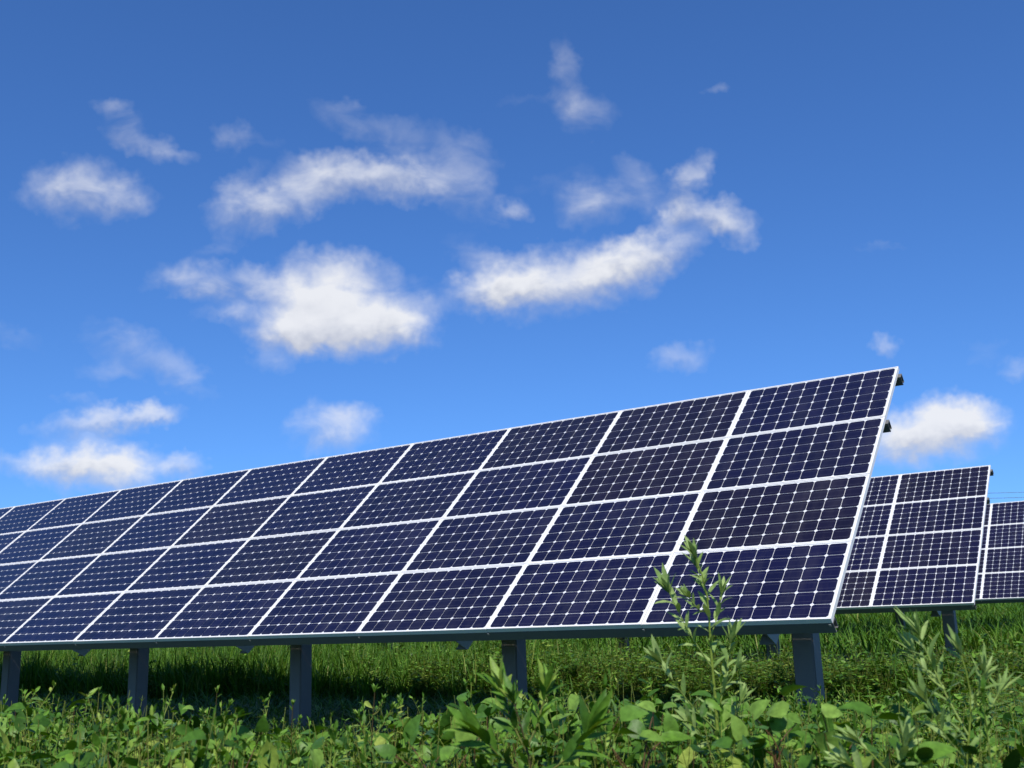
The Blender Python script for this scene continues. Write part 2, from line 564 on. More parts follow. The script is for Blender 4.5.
def build_array(ncol, z_edge, label):
    """root at the lower right corner, on the ground"""
    W = ncol * PU
    root = empty("solar_array")
    tag(root, label, "solar array", "rows of tilted solar arrays in the field")
    T = Matrix.Translation((0, 0, z_edge)) @ TILT_M

    def under(name, bm, mats):
        o = obj(name, bm, mats, root)
        o.matrix_local = T
        return o
    for c in range(ncol):
        for r in range(4):
            p = bpy.data.objects.new("solar_panel", ME_PANEL)
            link(p, root)
            jx, jz = random.uniform(-.0015, .0015), random.uniform(-.0015, .0015)
            p.matrix_local = T @ Matrix.Translation((-(c + 1) * PU + jx, r * PV + 0.002, jz)) @ Matrix.Rotation(random.uniform(-.0012, .0012), 4, 'X') @ Matrix.Rotation(random.uniform(-.001, .001), 4, 'Y')
            f = bpy.data.objects.new("frame", ME_FRAME)
            link(f, p)
    # purlins, running along the row under the panels; the upper ones stick out at the end
    d0 = FT + 0.004
    for k, (v, over) in enumerate(((1.02, -0.14), (1.98, -0.14), (2.86, 0.02), (3.74, 0.026))):
        bm = bmesh.new()
        channel(bm, d0, d0 + 0.10, v - 0.035, v + 0.035, -W - 0.05, over)
        under("purlin", bm, M_GALV)
    bm = bmesh.new()
    channel(bm, d0, d0 + 0.095, 0.002, 0.075, -W - 0.01, -0.002)
    under("edge_beam", bm, M_GALV)
    for k in range(ncol + 1):
        bm = bmesh.new()
        xc = -k * PU + (-.03 if k == 0 else (.03 if k == ncol else 0))
        add_box(bm, (xc - .009, -0.004, -d0 - .026), (xc + .009, 0.0015, -d0 - .006), bevel=.002)
        under("clamp", bm, M_RAFTER)
    nb = int((W + POST_X0) / PITCH_POST) + 1
    dr0, dr1 = d0 + 0.102, d0 + 0.45
    for k in range(nb):
        x = POST_X0 - k * PITCH_POST
        bm = bmesh.new()
        # rafter: a C section up the slope, its open side towards -X, ends cut on the skew
        t = 0.008
        w = 0.075
        prof = [(x - w, -dr0), (x + w, -dr0), (x + w, -dr1), (x - w, -dr1), (x - w, -dr1 + t), (x + w - t, -dr1 + t), (x + w - t, -dr0 - t), (x - w, -dr0 - t)]
        y0, y1 = 0.11, 3.80
        a = [bm.verts.new((px, y0 + (-z - dr0) * 0.45, z)) for px, z in prof]
        b = [bm.verts.new((px, y1, z)) for px, z in prof]
        n = len(prof)
        for i in range(n):
            j = (i + 1) % n
            bm.faces.new((a[i], a[j], b[j], b[i]))
        bm.faces.new(list(reversed(a))); bm.faces.new(b)
        bmesh.ops.recalc_face_normals(bm, faces=bm.faces)
        under("rafter", bm, M_RAFTER)
        # post under the rafter, standing in the ground
        rz = z_edge + POST_Y * math.tan(TILT) - (dr1) / CT
        bm = bmesh.new()
        h = 0.10
        s = h * math.tan(TILT)
        vv = add_box(bm, (x - h, POST_Y - h, -0.3), (x + h, POST_Y + h, rz), bevel=0)
        for v in vv:
            if v.co.z > 0: v.co.z += (s if v.co.y > POST_Y else -s) - 0.004
        bmesh.ops.bevel(bm, geom=[e for e in bm.edges if abs(e.verts[0].co.z - e.verts[1].co.z) > 0.5], offset=0.012, segments=2, affect='EDGES')
        obj("post", bm, M_POST, root)
        # rear brace
        bm = bmesh.new()
        p0 = Vector((x, POST_Y + 0.09, rz - 0.55)); yb = POST_Y + 0.85
        p1 = Vector((x, yb, z_edge + yb * math.tan(TILT) - dr1 / CT + 0.01))
        dv = p1 - p0
        q = dv.to_track_quat('Z', 'X').to_matrix().to_4x4()
        add_box(bm, (-0.03, -0.03, 0), (0.03, 0.03, dv.length), Matrix.Translation(p0) @ q)
        obj("brace", bm, M_GALV, root)
    return root


Z1 = 1.30
a1 = build_array(14, Z1, "long solar array filling the middle, thirteen posts high weeds before it")
a1['label'] = "largest solar array, its long panel rows running off behind the tall weeds"
a2 = build_array(14, Z1 - 0.0028, "solar array behind the largest one, its right end standing clear against the cloud")
a2.location = (-1.054, 10.162, 0.1545)
a3 = build_array(14, Z1 + 0.002, "farthest solar array, cut off by the picture edge beyond the middle array")
a3.location = (-1.192, 19.62, 0.298)


# ------------------------------------------------------------------ power line far behind
def tube_bm(bm, pts, rad, n=6):
    rings = []
    pts = [Vector(p) for p in pts]
    for i, p in enumerate(pts):
        d = (pts[min(i + 1, len(pts) - 1)] - pts[max(i - 1, 0)]).normalized()
        up = Vector((0, 0, 1)) if abs(d.z) < 0.9 else Vector((1, 0, 0))
        s = d.cross(up).normalized(); t = s.cross(d)
        rr = rad[i] if isinstance(rad, (list, tuple)) else rad
        rings.append([bm.verts.new(p + (s * math.cos(a) + t * math.sin(a)) * rr) for a in [2 * math.pi * k / n for k in range(n)]])
    for a, b in zip(rings[:-1], rings[1:]):
        for k in range(n):
            bm.faces.new((a[k], a[(k + 1) % n], b[(k + 1) % n], b[k]))
    bm.faces.new(list(reversed(rings[0]))); bm.faces.new(rings[-1])


POLE_A, POLE_B = at(700, 497, 120), at(1300, 482, 132)
for (dz, lab) in ((0.0, "thin upper power cable crossing the sky above the farthest array"),
                  (-0.62, "thin lower power cable just above the farthest array's top edge")):
    A, B = POLE_A + np.array([0, 0, dz]), POLE_B + np.array([0, 0, dz])
    bm = bmesh.new()
    tube_bm(bm, [A + (B - A) * s - np.array([0, 0, 1]) * 1.6 * s * (1 - s) for s in np.linspace(0, 1, 24)], 0.026, 5)
    tag(obj("power_cable", bm, M_WIRE, smooth=True), lab, "cable", "power cables in the distance")
for P0, lab in ((POLE_A, "grey utility pole hidden behind the largest array, carrying the power cables"),
                (POLE_B, "grey utility pole far beyond the farthest array, beyond the picture's right edge")):
    gz = slope(min(P0[1], 110)) - .3
    root = empty("utility_pole", (P0[0], P0[1], gz))
    tag(root, lab, "pole", "utility poles in the distance")
    bm = bmesh.new()
    tube_bm(bm, [(0.16, 0.1, 0), (0.16, 0.1, P0[2] - gz + .7)], [.19, .12], 12)
    obj("shaft", bm, M_WOOD, root, True)
    for dz in (0.0, -0.62):
        bm = bmesh.new()
        add_box(bm, (-.1, -.06, P0[2] - gz + dz - .16), (.9, .04, P0[2] - gz + dz - .06), bevel=.01)
        obj("crossarm", bm, M_GALV, root)
        bm = bmesh.new()
        tube_bm(bm, [(0, 0, P0[2] - gz + dz - .06), (0, 0, P0[2] - gz + dz + .03)], [.05, .03], 8)
        obj("insulator", bm, M_SHEET, root, True)


# ------------------------------------------------------------------ vegetation
def norm(a):
    return a / np.maximum(np.linalg.norm(a, axis=-1, keepdims=True), 1e-9)


PROFILES = {
    'ovate': ([0, .12, .35, .62, .85, 1.0], [.10, .72, 1.0, .80, .38, .03]),
    'heart': ([0, .05, .3, .6, .84, 1.0], [.25, .85, 1.0, .78, .36, .03]),
    'lance': ([0, .2, .5, .8, 1.0], [.15, .8, 1.0, .55, .03]),
    'small': ([0, .35, .7, 1.0], [.2, 1.0, .75, .05]),
}


def leaves(kind, P, Dr, Nr, Ln, Wd, droop, tint, fold=0.25):
    """leaf blades with a fold along the midrib, as vertex and quad arrays"""
    s, w = (np.array(a, float) for a in PROFILES[kind])
    P, Dr, Nr = np.asarray(P, float), norm(np.asarray(Dr, float)), np.asarray(Nr, float)
    Ln, Wd, droop, tint = (np.broadcast_to(np.asarray(a, float), (len(P),)) for a in (Ln, Wd, droop, tint))
    Sd = norm(np.cross(Dr, Nr)); Nr = np.cross(Sd, Dr)
    nr = len(s)
    V = np.zeros((len(P), nr, 3, 3))
    for c, side in enumerate((-1, 0, 1)):
        for i in range(nr):
            hw = 0.5 * Wd * w[i]
            V[:, i, c] = (P + Dr * (Ln * s[i] * (1 - 0.25 * droop * s[i]))[:, None] + Sd * (side * hw)[:, None]
                          + Nr * (abs(side) * fold * hw - droop * Ln * s[i] ** 2 * 0.6)[:, None])
    base = (np.arange(len(P)) * nr * 3)[:, None, None]
    q = []
    for i in range(nr - 1):
        for c in range(2):
            a = i * 3 + c
            q.append((a, a + 1, a + 4, a + 3))
    Q = (base + np.array(q)[None]).reshape(-1, 4)
    T = np.repeat(tint, nr * 3)
    return V.reshape(-1, 3), Q, T


def tube(pts, r0, r1, tint=1.0, n=4):
    pts = np.asarray(pts, float)
    m = len(pts)
    d = norm(np.gradient(pts, axis=0))
    ref = np.where(abs(d[:, 2:3]) > 0.9, np.array([[1., 0, 0]]), np.array([[0, 0, 1.]]))
    s = norm(np.cross(d, ref)); t = np.cross(s, d)
    rad = np.linspace(r0, r1, m)
    a = np.arange(n) * 2 * np.pi / n
    V = pts[:, None] + rad[:, None, None] * (np.cos(a)[None, :, None] * s[:, None] + np.sin(a)[None, :, None] * t[:, None])
    Q = []
    for i in range(m - 1):
        for k in range(n):
            Q.append((i * n + k, i * n + (k + 1) % n, (i + 1) * n + (k + 1) % n, (i + 1) * n + k))
    return V.reshape(-1, 3), np.array(Q), np.full(m * n, tint)


def merge(parts):
    Vs, Qs, Ts, o = [], [], [], 0
    for V, Q, T in parts:
        Vs.append(V); Qs.append(Q + o); Ts.append(T); o += len(V)
    return np.concatenate(Vs), np.concatenate(Qs), np.concatenate(Ts)


def blade_tpl(L, lean, az, w, p0, curve, tint, n=5):
    """one grass blade: V(n*2), quads"""
    s = np.linspace(0, 1, n)
    d = np.array([math.cos(az), math.sin(az), 0])
    side = np.array([-math.sin(az), math.cos(az), 0])
    th = lean + curve * s ** 1.6
    dx = np.concatenate([[0], np.cumsum(np.sin(th[:-1]) * np.diff(s) * L)])
    dz = np.concatenate([[0], np.cumsum(np.cos(th[:-1]) * np.diff(s) * L)])
    c = p0 + d * dx[:, None] + np.array([0, 0, 1.]) * dz[:, None]
    ww = w * np.array([.7, 1, .9, .6, .08])[:n] if n == 5 else w * np.linspace(1, .1, n)
    V = np.stack([c - side * ww[:, None] / 2, c + side * ww[:, None] / 2], 1).reshape(-1, 3)
    Q = np.array([(2 * i, 2 * i + 1, 2 * i + 3, 2 * i + 2) for i in range(n - 1)])
    return V, Q, np.full(len(V), tint)


def proto_lance(r, h=1.0, nl=66, leaf=0.064):
    """upright weed with narrow leaves and a plume of small ones at the tip"""
    parts = []
    az = r.uniform(0, 6.28)
    top = np.array([math.cos(az), math.sin(az), 0]) * r.uniform(.03, .12) * h
    ts = np.linspace(0, 1, 7)
    stem = np.stack([top[0] * ts ** 2, top[1] * ts ** 2, h * ts], 1)
    parts.append(tube(stem, 0.004, 0.0012, 0.93, 3))
    t = r.uniform(.12, 1, nl) ** .85
    ang = np.arange(nl) * 2.4 + r.uniform(0, 6)
    P = np.stack([np.interp(t, ts, stem[:, k]) for k in range(3)], 1)
    el = np.interp(t, [.2, .7, 1], [.1, .5, 1.1]) + r.normal(0, .25, nl)
    Dr = np.stack([np.cos(ang) * np.cos(el), np.sin(ang) * np.cos(el), np.sin(el)], 1)
    Nr = np.array([[0, 0, 1.]]) + r.normal(0, .25, (nl, 3))
    Ln = leaf * np.interp(t, [.2, .6, 1], [1.1, 1.0, .4]) * r.uniform(.7, 1.25, nl)
    parts.append(leaves('lance', P, Dr, Nr, Ln, Ln * r.uniform(.26, .4, nl), r.uniform(.1, .6, nl), r.uniform(.15, .8, nl)))
    for k in range(r.integers(3, 7)):      # side shoots
        t0 = r.uniform(.5, .95)
        b = np.array([np.interp(t0, ts, stem[:, c]) for c in range(3)])
        a = r.uniform(0, 6.28); ln = r.uniform(.06, .16) * h
        e = b + np.array([math.cos(a) * .55, math.sin(a) * .55, .8]) * ln
        parts.append(tube(np.linspace(b, e, 3), .0015, .0008, .85, 3))
        m = 9
        tt = r.uniform(.2, 1, m)[:, None]
        aa = r.uniform(0, 6.28, m); ee = r.uniform(.2, 1.2, m)
        L_ = leaf * r.uniform(.25, .5, m)
        parts.append(leaves('small', b + (e - b) * tt, np.stack([np.cos(aa) * np.cos(ee), np.sin(aa) * np.cos(ee), np.sin(ee)], 1),
                            np.array([[0, 0, 1.]]) + r.normal(0, .3, (m, 3)), L_, L_ * .35, .2, r.uniform(.4, .9, m)))
    return merge(parts)


def proto_vine(r, h=1.0, nl=16, leaf=0.085, spread=.22):
    parts = []
    for k in range(nl):
        a = r.uniform(0, 6.28); rad = spread * math.sqrt(r.uniform())
        top = np.array([math.cos(a) * rad, math.sin(a) * rad, h * r.uniform(.4, 1.0)])
        base = top * np.array([.5, .5, .55])
        mid = (top + base) / 2 + r.normal(0, .02, 3)
        parts.append(tube([base, mid, top], .0018, .0011, 1.0 if r.uniform() < .5 else .85, 3))
        a2 = r.uniform(0, 6.28); el = r.uniform(-.9, .6)
        Ln = leaf * r.uniform(.55, 1.15)
        parts.append(leaves('heart', [top], [[math.cos(a2) * math.cos(el), math.sin(a2) * math.cos(el), math.sin(el)]],
                            [[r.normal(0, .6), r.normal(0, .6), 1]], [Ln], [Ln * r.uniform(.5, .78)], [r.uniform(.1, .9)], [r.uniform(.05, .85)], r.uniform(.05, .45)))
    return merge(parts)


def proto_bush(r, h=1.0, nl=80, leaf=0.05, spread=.25, kind='ovate', wr=.5):
    parts = []
    tips = []
    for k in range(6):
        a = r.uniform(0, 6.28); rad = spread * r.uniform(.2, 1)
        tip = np.array([math.cos(a) * rad, math.sin(a) * rad, h * r.uniform(.75, 1.05)])
        parts.append(tube([np.zeros(3), tip * np.array([.35, .35, .5]), tip], .004, .0012, .95, 3))
        tips.append(tip)
    tips = np.array(tips)
    i = r.integers(0, len(tips), nl); t = r.uniform(.12, 1, nl) ** .75
    P = tips[i] * np.stack([t ** 1.5, t ** 1.5, t], 1) + r.normal(0, .02, (nl, 3))
    a = r.uniform(0, 6.28, nl); el = r.normal(.15, .45, nl)
    Dr = np.stack([np.cos(a) * np.cos(el), np.sin(a) * np.cos(el), np.sin(el)], 1)
    Ln = leaf * r.uniform(.5, 1.2, nl)
    parts.append(leaves(kind, P, Dr, np.array([[0, 0, 1.]]) + r.normal(0, .45, (nl, 3)), Ln, Ln * wr * r.uniform(.8, 1.2, nl), r.uniform(0, .6, nl), r.uniform(.05, .9, nl)))
    return merge(parts)


def proto_grass(r, h=1.0, nb=16, w=.009, spread=.1):
    parts = []
    for k in range(nb):
        a = r.uniform(0, 6.28); rad = spread * math.sqrt(r.uniform())
        parts.append(blade_tpl(h * r.uniform(.55, 1.15), r.uniform(0.02, .3), r.uniform(0, 6.28), w * r.uniform(.7, 1.3),
                               np.array([math.cos(a) * rad, math.sin(a) * rad, 0]), r.uniform(.2, 1.7), r.uniform(.05, .88)))
    return merge(parts)


def place(protos, pos, height, r, width=None):
    """copies of the prototypes at pos (N,3), scaled to the heights, merged to one array"""
    out = []
    which = r.integers(0, len(protos), len(pos))
    width = np.ones(len(pos)) if width is None else width
    for k, (V, Q, T) in enumerate(protos):
        s = np.where(which == k)[0]
        if not len(s): continue
        a = r.uniform(0, 6.28, len(s)); c, sn = np.cos(a), np.sin(a)
        X = V[None, :, 0] * c[:, None] - V[None, :, 1] * sn[:, None]
        Y = V[None, :, 0] * sn[:, None] + V[None, :, 1] * c[:, None]
        wd = width[s][:, None]
        VV = np.stack([X * wd, Y * wd, V[None, :, 2] * height[s][:, None]], -1) + pos[s][:, None]
        QQ = (np.arange(len(s)) * len(V))[:, None, None] + Q[None]
        jit = r.normal(0, .09, len(s))[:, None]
        TT = np.where(T[None] > .92, T[None], np.clip(T[None] + jit, 0, .91))
        out.append((VV.reshape(-1, 3), QQ.reshape(-1, 4), TT.reshape(-1)))
    return merge(out)


def mesh_obj(name, data, mat, parent=None, smooth=True):
    V, Q, T = data
    me = bpy.data.meshes.new(name)
    me.vertices.add(len(V)); me.loops.add(len(Q) * 4); me.polygons.add(len(Q))
    me.vertices.foreach_set('co', V.astype(np.float32).ravel())
    me.loops.foreach_set('vertex_index', Q.astype(np.int32).ravel())
    me.polygons.foreach_set('loop_start', (np.arange(len(Q)) * 4).astype(np.int32))
    me.polygons.foreach_set('use_smooth', np.full(len(Q), smooth, dtype=bool))
    me.update(calc_edges=True)
    at_ = me.attributes.new('tint', 'FLOAT', 'POINT')
    at_.data.foreach_set('value', T.astype(np.float32))
    me.materials.append(mat)
    return link(bpy.data.objects.new(name, me), parent)


def stuff(o, label, cat):
    tag(o, label, cat, kind='stuff')


def px_of(P):
    d = P - np.array([CAM[0], CAM[1], CAM[2]])
    z = d @ AX_F
    return 512 + FPX * (d @ AX_R) / np.maximum(z, .05), 384 + FPX * (d @ AX_D) / np.maximum(z, .05), z


def scatter(n, x0, x1, y0, y1, r, keep=None):
    X = r.uniform(x0, x1, n); Y = r.uniform(y0, y1, n)
    P = np.stack([X, Y, np.where(Y > 0, .0152 * Y, 0) + np.where(Y > 24, .03 * (Y - 24), 0)], 1)
    if keep is not None: P = P[keep(P)]
    return P


def clumps(n_c, per, x0, x1, y0, y1, r, keep, h0, h1, rc=(.25, .6)):
    """rounded clumps: plant places and heights"""
    C = scatter(n_c, x0, x1, y0, y1, r)
    hc = r.uniform(h0, h1, len(C)); rad = r.uniform(*rc, len(C))
    a = r.uniform(0, 6.283, (len(C), per)); d = np.sqrt(r.uniform(0, 1, (len(C), per)))
    P = np.repeat(C[:, None], per, 1)
    P[:, :, 0] += np.cos(a) * d * rad[:, None]; P[:, :, 1] += np.sin(a) * d * rad[:, None]
    H = hc[:, None] * (1 - .45 * d ** 2) * r.uniform(.85, 1.12, d.shape)
    P, H = P.reshape(-1, 3), H.ravel()
    k = keep(P)
    return P[k], H[k]


def in_view(P, margin=260):
    px, py, z = px_of(P)
    return (z > .3) & (px > -margin) & (px < 1024 + margin)


def wave(P, k, ph):
    return np.sin(P[:, 0] * k + ph) * np.sin(P[:, 1] * k * 1.13 + ph * 1.7)


SKY_PX = [-250, 0, 60, 120, 200, 300, 400, 500, 600, 700, 800, 900, 1024, 1300]
SKY_H = [54, 54, 57, 62, 68, 86, 78, 68, 68, 70, 74, 80, 88, 92]      # how far below eye level the front weeds reach


def build_vegetation():
    r = rng
    lance = [proto_lance(r) for _ in range(7)]
    lance_s = [proto_lance(r, nl=50, leaf=.045) for _ in range(5)]
    vine = [proto_vine(r, nl=24, leaf=.082, spread=.24) for _ in range(10)]
    bush = [proto_bush(r, nl=58, leaf=.085, spread=.3) for _ in range(8)]
    bush_m = [proto_bush(r, nl=80, leaf=.066, spread=.3) for _ in range(8)]
    bush_f = [proto_bush(r, nl=90, leaf=.05, wr=.42, spread=.2) for _ in range(8)]
    bush_n = [proto_bush(r, nl=60, leaf=.085, wr=.5, spread=.28) for _ in range(10)]
    bush_s = [proto_bush(r, nl=60, leaf=.07) for _ in range(5)]
    bush_l = [proto_bush(r, nl=46, leaf=.12, kind='lance', wr=.22) for _ in range(5)]
    grass = [proto_grass(r) for _ in range(8)]
    grass_w = [proto_grass(r, nb=13, w=.022, spread=.2) for _ in range(12)]

    # 1. the weeds in front, waist high, around the viewer's side of the field
    def fore(P):
        rr = np.hypot(P[:, 0] - CAM[0], P[:, 1] - CAM[1])
        px, _, z = px_of(P)
        far = np.interp(px, [0, 300, 500, 700, 830, 1024], [6.6, 5.6, 5.8, 6.2, 8.5, 11])
        return in_view(P) & (rr > 2.7) & (rr < far)
    P = scatter(21000, -6, 8.5, -9, 3, r, fore)
    px, _, z = px_of(P)
    rr = np.hypot(P[:, 0] - CAM[0], P[:, 1] - CAM[1])
    H = CAM[2] - rr * np.interp(px, SKY_PX, SKY_H) / FPX + .05 * wave(P, 2.3, .7) + .05 * wave(P, 5.1, .2)
    H = np.clip(H, .55, 1.12)
    u = r.uniform(size=len(P))
    # patches: more narrow-leaved weeds on the left, more broad vine leaves in the middle and right
    pv = np.interp(px, [0, 250, 380, 700, 1024], [.34, .32, .46, .55, .46]) + .14 * wave(P, 1.6, 2.0)
    iv = u < pv * .42
    il = (~iv) & (u < .42)
    ib = (~iv) & (~il) & (u < .86)
    print('fore', len(P))
    stuff(mesh_obj("vine_leaves", place(vine, P[iv], H[iv] * r.uniform(.78, 1.0, iv.sum()), r), M_VINE),
          "broad heart-shaped green leaves of low vines spreading among the front weeds", "vines")
    pb = P[ib]
    stuff(mesh_obj("weeds", merge([place(lance, P[il], H[il] * r.uniform(.82, 1.05, il.sum()), r),
                                   place(bush_n, pb[::2], (H[ib] * r.uniform(.72, .98, ib.sum()))[::2], r), place(bush_f, pb[1::2], (H[ib] * r.uniform(.75, 1.0, ib.sum()))[1::2], r)]), M_WEED),
          "dense green weeds with small leaves covering the front of the field", "weeds")

    # 2. to the right of the first array and on between the arrays: bushy weeds
    def right(P):
        rr = np.hypot(P[:, 0] - CAM[0], P[:, 1] - CAM[1])
        return in_view(P) & (P[:, 0] > .6 - .12 * P[:, 1] ) & (rr > 7.5)
    P, H = clumps(560, 8, -1.5, 12, -3, 10, r, right, .38, .92)
    P2 = scatter(1800, -1.5, 12, -3, 10, r, right)
    P = np.concatenate([P, P2]); H = np.concatenate([H, r.uniform(.3, .5, len(P2))])
    H = H * np.interp(P[:, 1], [1, 5, 10], [1, .85, .5])
    u = r.uniform(size=len(P))
    k1, k2 = u < .45, u >= .8
    k3 = ~(k1 | k2)
    W_ = np.full(len(P), 1.15)
    stuff(mesh_obj("weeds", merge([place(bush, P[k1], H[k1] * r.uniform(.75, 1.05, k1.sum()), r, W_[k1]),
                                   place(bush_l, P[k3], H[k3] * r.uniform(.8, 1.1, k3.sum()), r, W_[k3]),
                                   place(lance, P[k2], H[k2] * r.uniform(.85, 1.15, k2.sum()), r)]), M_WEED),
          "leafy bright weeds growing beside the right end of the largest array", "weeds")

    # 3. short growth in the shade under the first array and just before it
    def under(P):
        return in_view(P) & ~((P[:, 0] > .2))
    P = scatter(6000, -30, .4, -2.5, 5.8, r, under)
    H = np.interp(P[:, 0], [-30, -8, -4, 0], [.34, .28, .28, .28]) * r.uniform(.6, 1.2, len(P))
    k = r.uniform(size=len(P)) < .5
    stuff(mesh_obj("undergrowth", merge([place(grass_w, P[k], H[k] * 1.1, r), place(lance_s, P[~k], H[~k], r)]), M_WEED),
          "short dim weeds in the shade beneath the largest array", "undergrowth")

    # 4. the tall growth behind the first array: grass on the left, bushes towards the right
    y0 = lambda P: np.interp(P[:, 0], [-30, -15, -10, -6, -2], [4.5, 4.6, 5.2, 5.7, 5.6])
    P = scatter(19000, -46, 4, 4.1, 10.6, r, lambda P: in_view(P, 150) & (P[:, 0] < .5) & (P[:, 1] > y0(P)))
    rmp = np.clip((P[:, 1] - y0(P)) / .8 + np.interp(P[:, 0], [-14, -8], [.95, .6]), .5, 1)
    rmp = rmp * np.interp(P[:, 0], [-10, -6], [1, .8]) * np.where(P[:, 0] > -7, np.interp(P[:, 1], [6.6, 9.5], [1, .5]), 1)
    H = (.88 + .12 * wave(P, .9, 1.1) + .12 * wave(P, 2.7, .4) + .18 * wave(P, 5.3, 1.4)) * rmp
    pg = np.interp(P[:, 0], [-12, -8, -5, 2], [.9, .55, .28, .2])
    u = r.uniform(size=len(P))
    g = u < np.minimum(pg, .86)
    stuff(mesh_obj("grass", place(grass_w, P[g], H[g] * r.uniform(.75, 1.2, g.sum()), r), M_GRASS),
          "tall sunlit grass blades standing behind the largest array", "grass")
    b = ~g & (wave(P, 3.1, .9) > -.55)
    H = H * np.where(b, .8 + .4 * wave(P, 4.3, 2.2), 1)
    P3, H3 = clumps(420, 7, -10, .5, 5.6, 10, r, lambda Q: in_view(Q, 100) & (Q[:, 0] > -9.5), .4, 1.0, (.2, .5))
    H3 = H3 * np.interp(P3[:, 1], [6.6, 9.5], [1, .55])
    stuff(mesh_obj("weeds", merge([place(bush, P[b], H[b] * r.uniform(.7, 1.1, b.sum()), r, np.full(b.sum(), 1.1)), place(bush, P3[::2], H3[::2], r), place(bush_l, P3[1::2], H3[1::2], r)]), M_WEED),
          "sunlit leafy bushes of weeds seen beneath the right part of the largest array", "weeds")

    # 5. shade under the second array, then the field beyond
    P = scatter(9000, -40, 12, 10.6, 15.5, r, lambda P: in_view(P, 100))
    H = np.full(len(P), .28) * r.uniform(.6, 1.3, len(P))
    stuff(mesh_obj("undergrowth", place(bush, P, H, r, np.full(len(P), 1.3)), M_WEED),
          "low weeds around the feet of the second array", "undergrowth")
    P = scatter(24000, -75, 24, 15.3, 62, r, lambda P: in_view(P, 80))
    H = (.85 + .1 * wave(P, .7, 2)) * r.uniform(.8, 1.2, len(P))
    stuff(mesh_obj("grass", place(grass_w, P, H, r, np.interp(P[:, 1], [15, 30, 60], [1.5, 2.2, 4])), M_GRASS),
          "bright green grass field stretching beyond the second array", "grass")


build_vegetation()


# ------------------------------------------------------------------ single plants one can point at
def spline(pts, n):
    pts = np.asarray(pts, float)
    d = np.concatenate([[0], np.cumsum(np.linalg.norm(np.diff(pts, axis=0), axis=1))])
    t = np.linspace(0, d[-1], n)
    lin = np.stack([np.interp(t, d, pts[:, k]) for k in range(3)], 1)
    for _ in range(2):
        lin[1:-1] = (lin[:-2] + 2 * lin[1:-1] + lin[2:]) / 4
    return lin


def tall_weed(stem_px, depth, shoots, label, leaf=.075, nmain=10, seed=1, group=None, wr=.2, mat=None, dd=None, r0=.006):
    """stem_px: pixel polyline from the lowest visible point to the tip, at `depth` metres; the stem goes on down to the ground"""
    r = np.random.default_rng(seed)
    mat = mat or M_MUG
    pts = [at(x, y, depth + (0 if dd is None else dd * i)) for i, (x, y) in enumerate(stem_px)]
    foot = np.array([pts[0][0] + .02, pts[0][1] + .02, slope(pts[0][1])])
    stem = spline([foot] + pts, 26)
    root = empty("tall_weed", tuple(foot))
    tag(root, label, "weed", group)
    loc = lambda data: (data[0] - foot, data[1], data[2])
    st = [tube(stem, r0, .0016, 1.0, 6)]
    lf = []
    view = np.array([-AX_F[0], -AX_F[1], 0])

    def clothe(line, n, L0, L1, t0=.1, spread=.8, tuft=7):
        m = len(line)
        t = np.linspace(t0, .97, n) + r.normal(0, .02, n)
        t = np.clip(t, 0, 1)
        idx = t * (m - 1)
        P = np.stack([np.interp(idx, np.arange(m), line[:, k]) for k in range(3)], 1)
        tg = norm(np.gradient(line, axis=0))
        Tn = np.stack([np.interp(idx, np.arange(m), tg[:, k]) for k in range(3)], 1)
        a = np.arange(n) * 2.4 + r.uniform(0, 6)
        e1 = norm(np.cross(Tn, np.array([[.3, .9, .1]]))); e2 = np.cross(Tn, e1)
        rad = np.cos(a)[:, None] * e1 + np.sin(a)[:, None] * e2
        sp = (spread * r.uniform(.7, 1.3, n))[:, None]
        Dr = norm(Tn + rad * sp)
        Nr = Tn * .4 - rad * .4 + np.array([0, 0, .3]) + np.array(sun_dir) * .9      # blades turn to the sun
        Ln = np.interp(t, [0, 1], [L0, L1]) * r.uniform(.75, 1.2, n)
        lf.append(leaves('lance', P, Dr, Nr, Ln, Ln * wr * r.uniform(.8, 1.25, n), r.uniform(.1, .6, n), r.uniform(.05, .85, n), .3))
        # the tuft at the tip
        tip = line[-1]; Tt = tg[-1]
        k = tuft
        a = np.arange(k) * 2.4
        e1 = norm(np.cross(Tt, np.array([.3, .9, .1]))); e2 = np.cross(Tt, e1)
        rad = np.cos(a)[:, None] * e1 + np.sin(a)[:, None] * e2
        Dr = norm(Tt + rad * r.uniform(.15, .45, k)[:, None])
        Ln = L1 * r.uniform(.85, 1.35, k)
        lf.append(leaves('lance', np.repeat(tip[None] - Tt * .01, k, 0), Dr, Tt * .4 - rad * .5 + np.array(sun_dir) * .9, Ln, Ln * wr, r.uniform(0, .3, k), r.uniform(.3, .9, k), .3))
    clothe(stem[8:], nmain, leaf, leaf * .75, .05, .9, 7)
    for (px0, py0, px1, py1, dz, n, ls) in shoots:
        a, b = at(px0, py0, depth), at(px1, py1, depth + dz)
        mid = (a + b) / 2 + np.array([0, 0, -.02])
        ln = spline([a, mid, b], 9)
        st.append(tube(ln, .0028, .001, .97, 5))
        clothe(ln, int(n * 1.6), leaf * ls, leaf * ls * .9, .3, .6, 7)
    mesh_obj("stem", loc(merge(st)), mat, root)
    mesh_obj("leaves", loc(merge(lf)), mat, root)
    return root


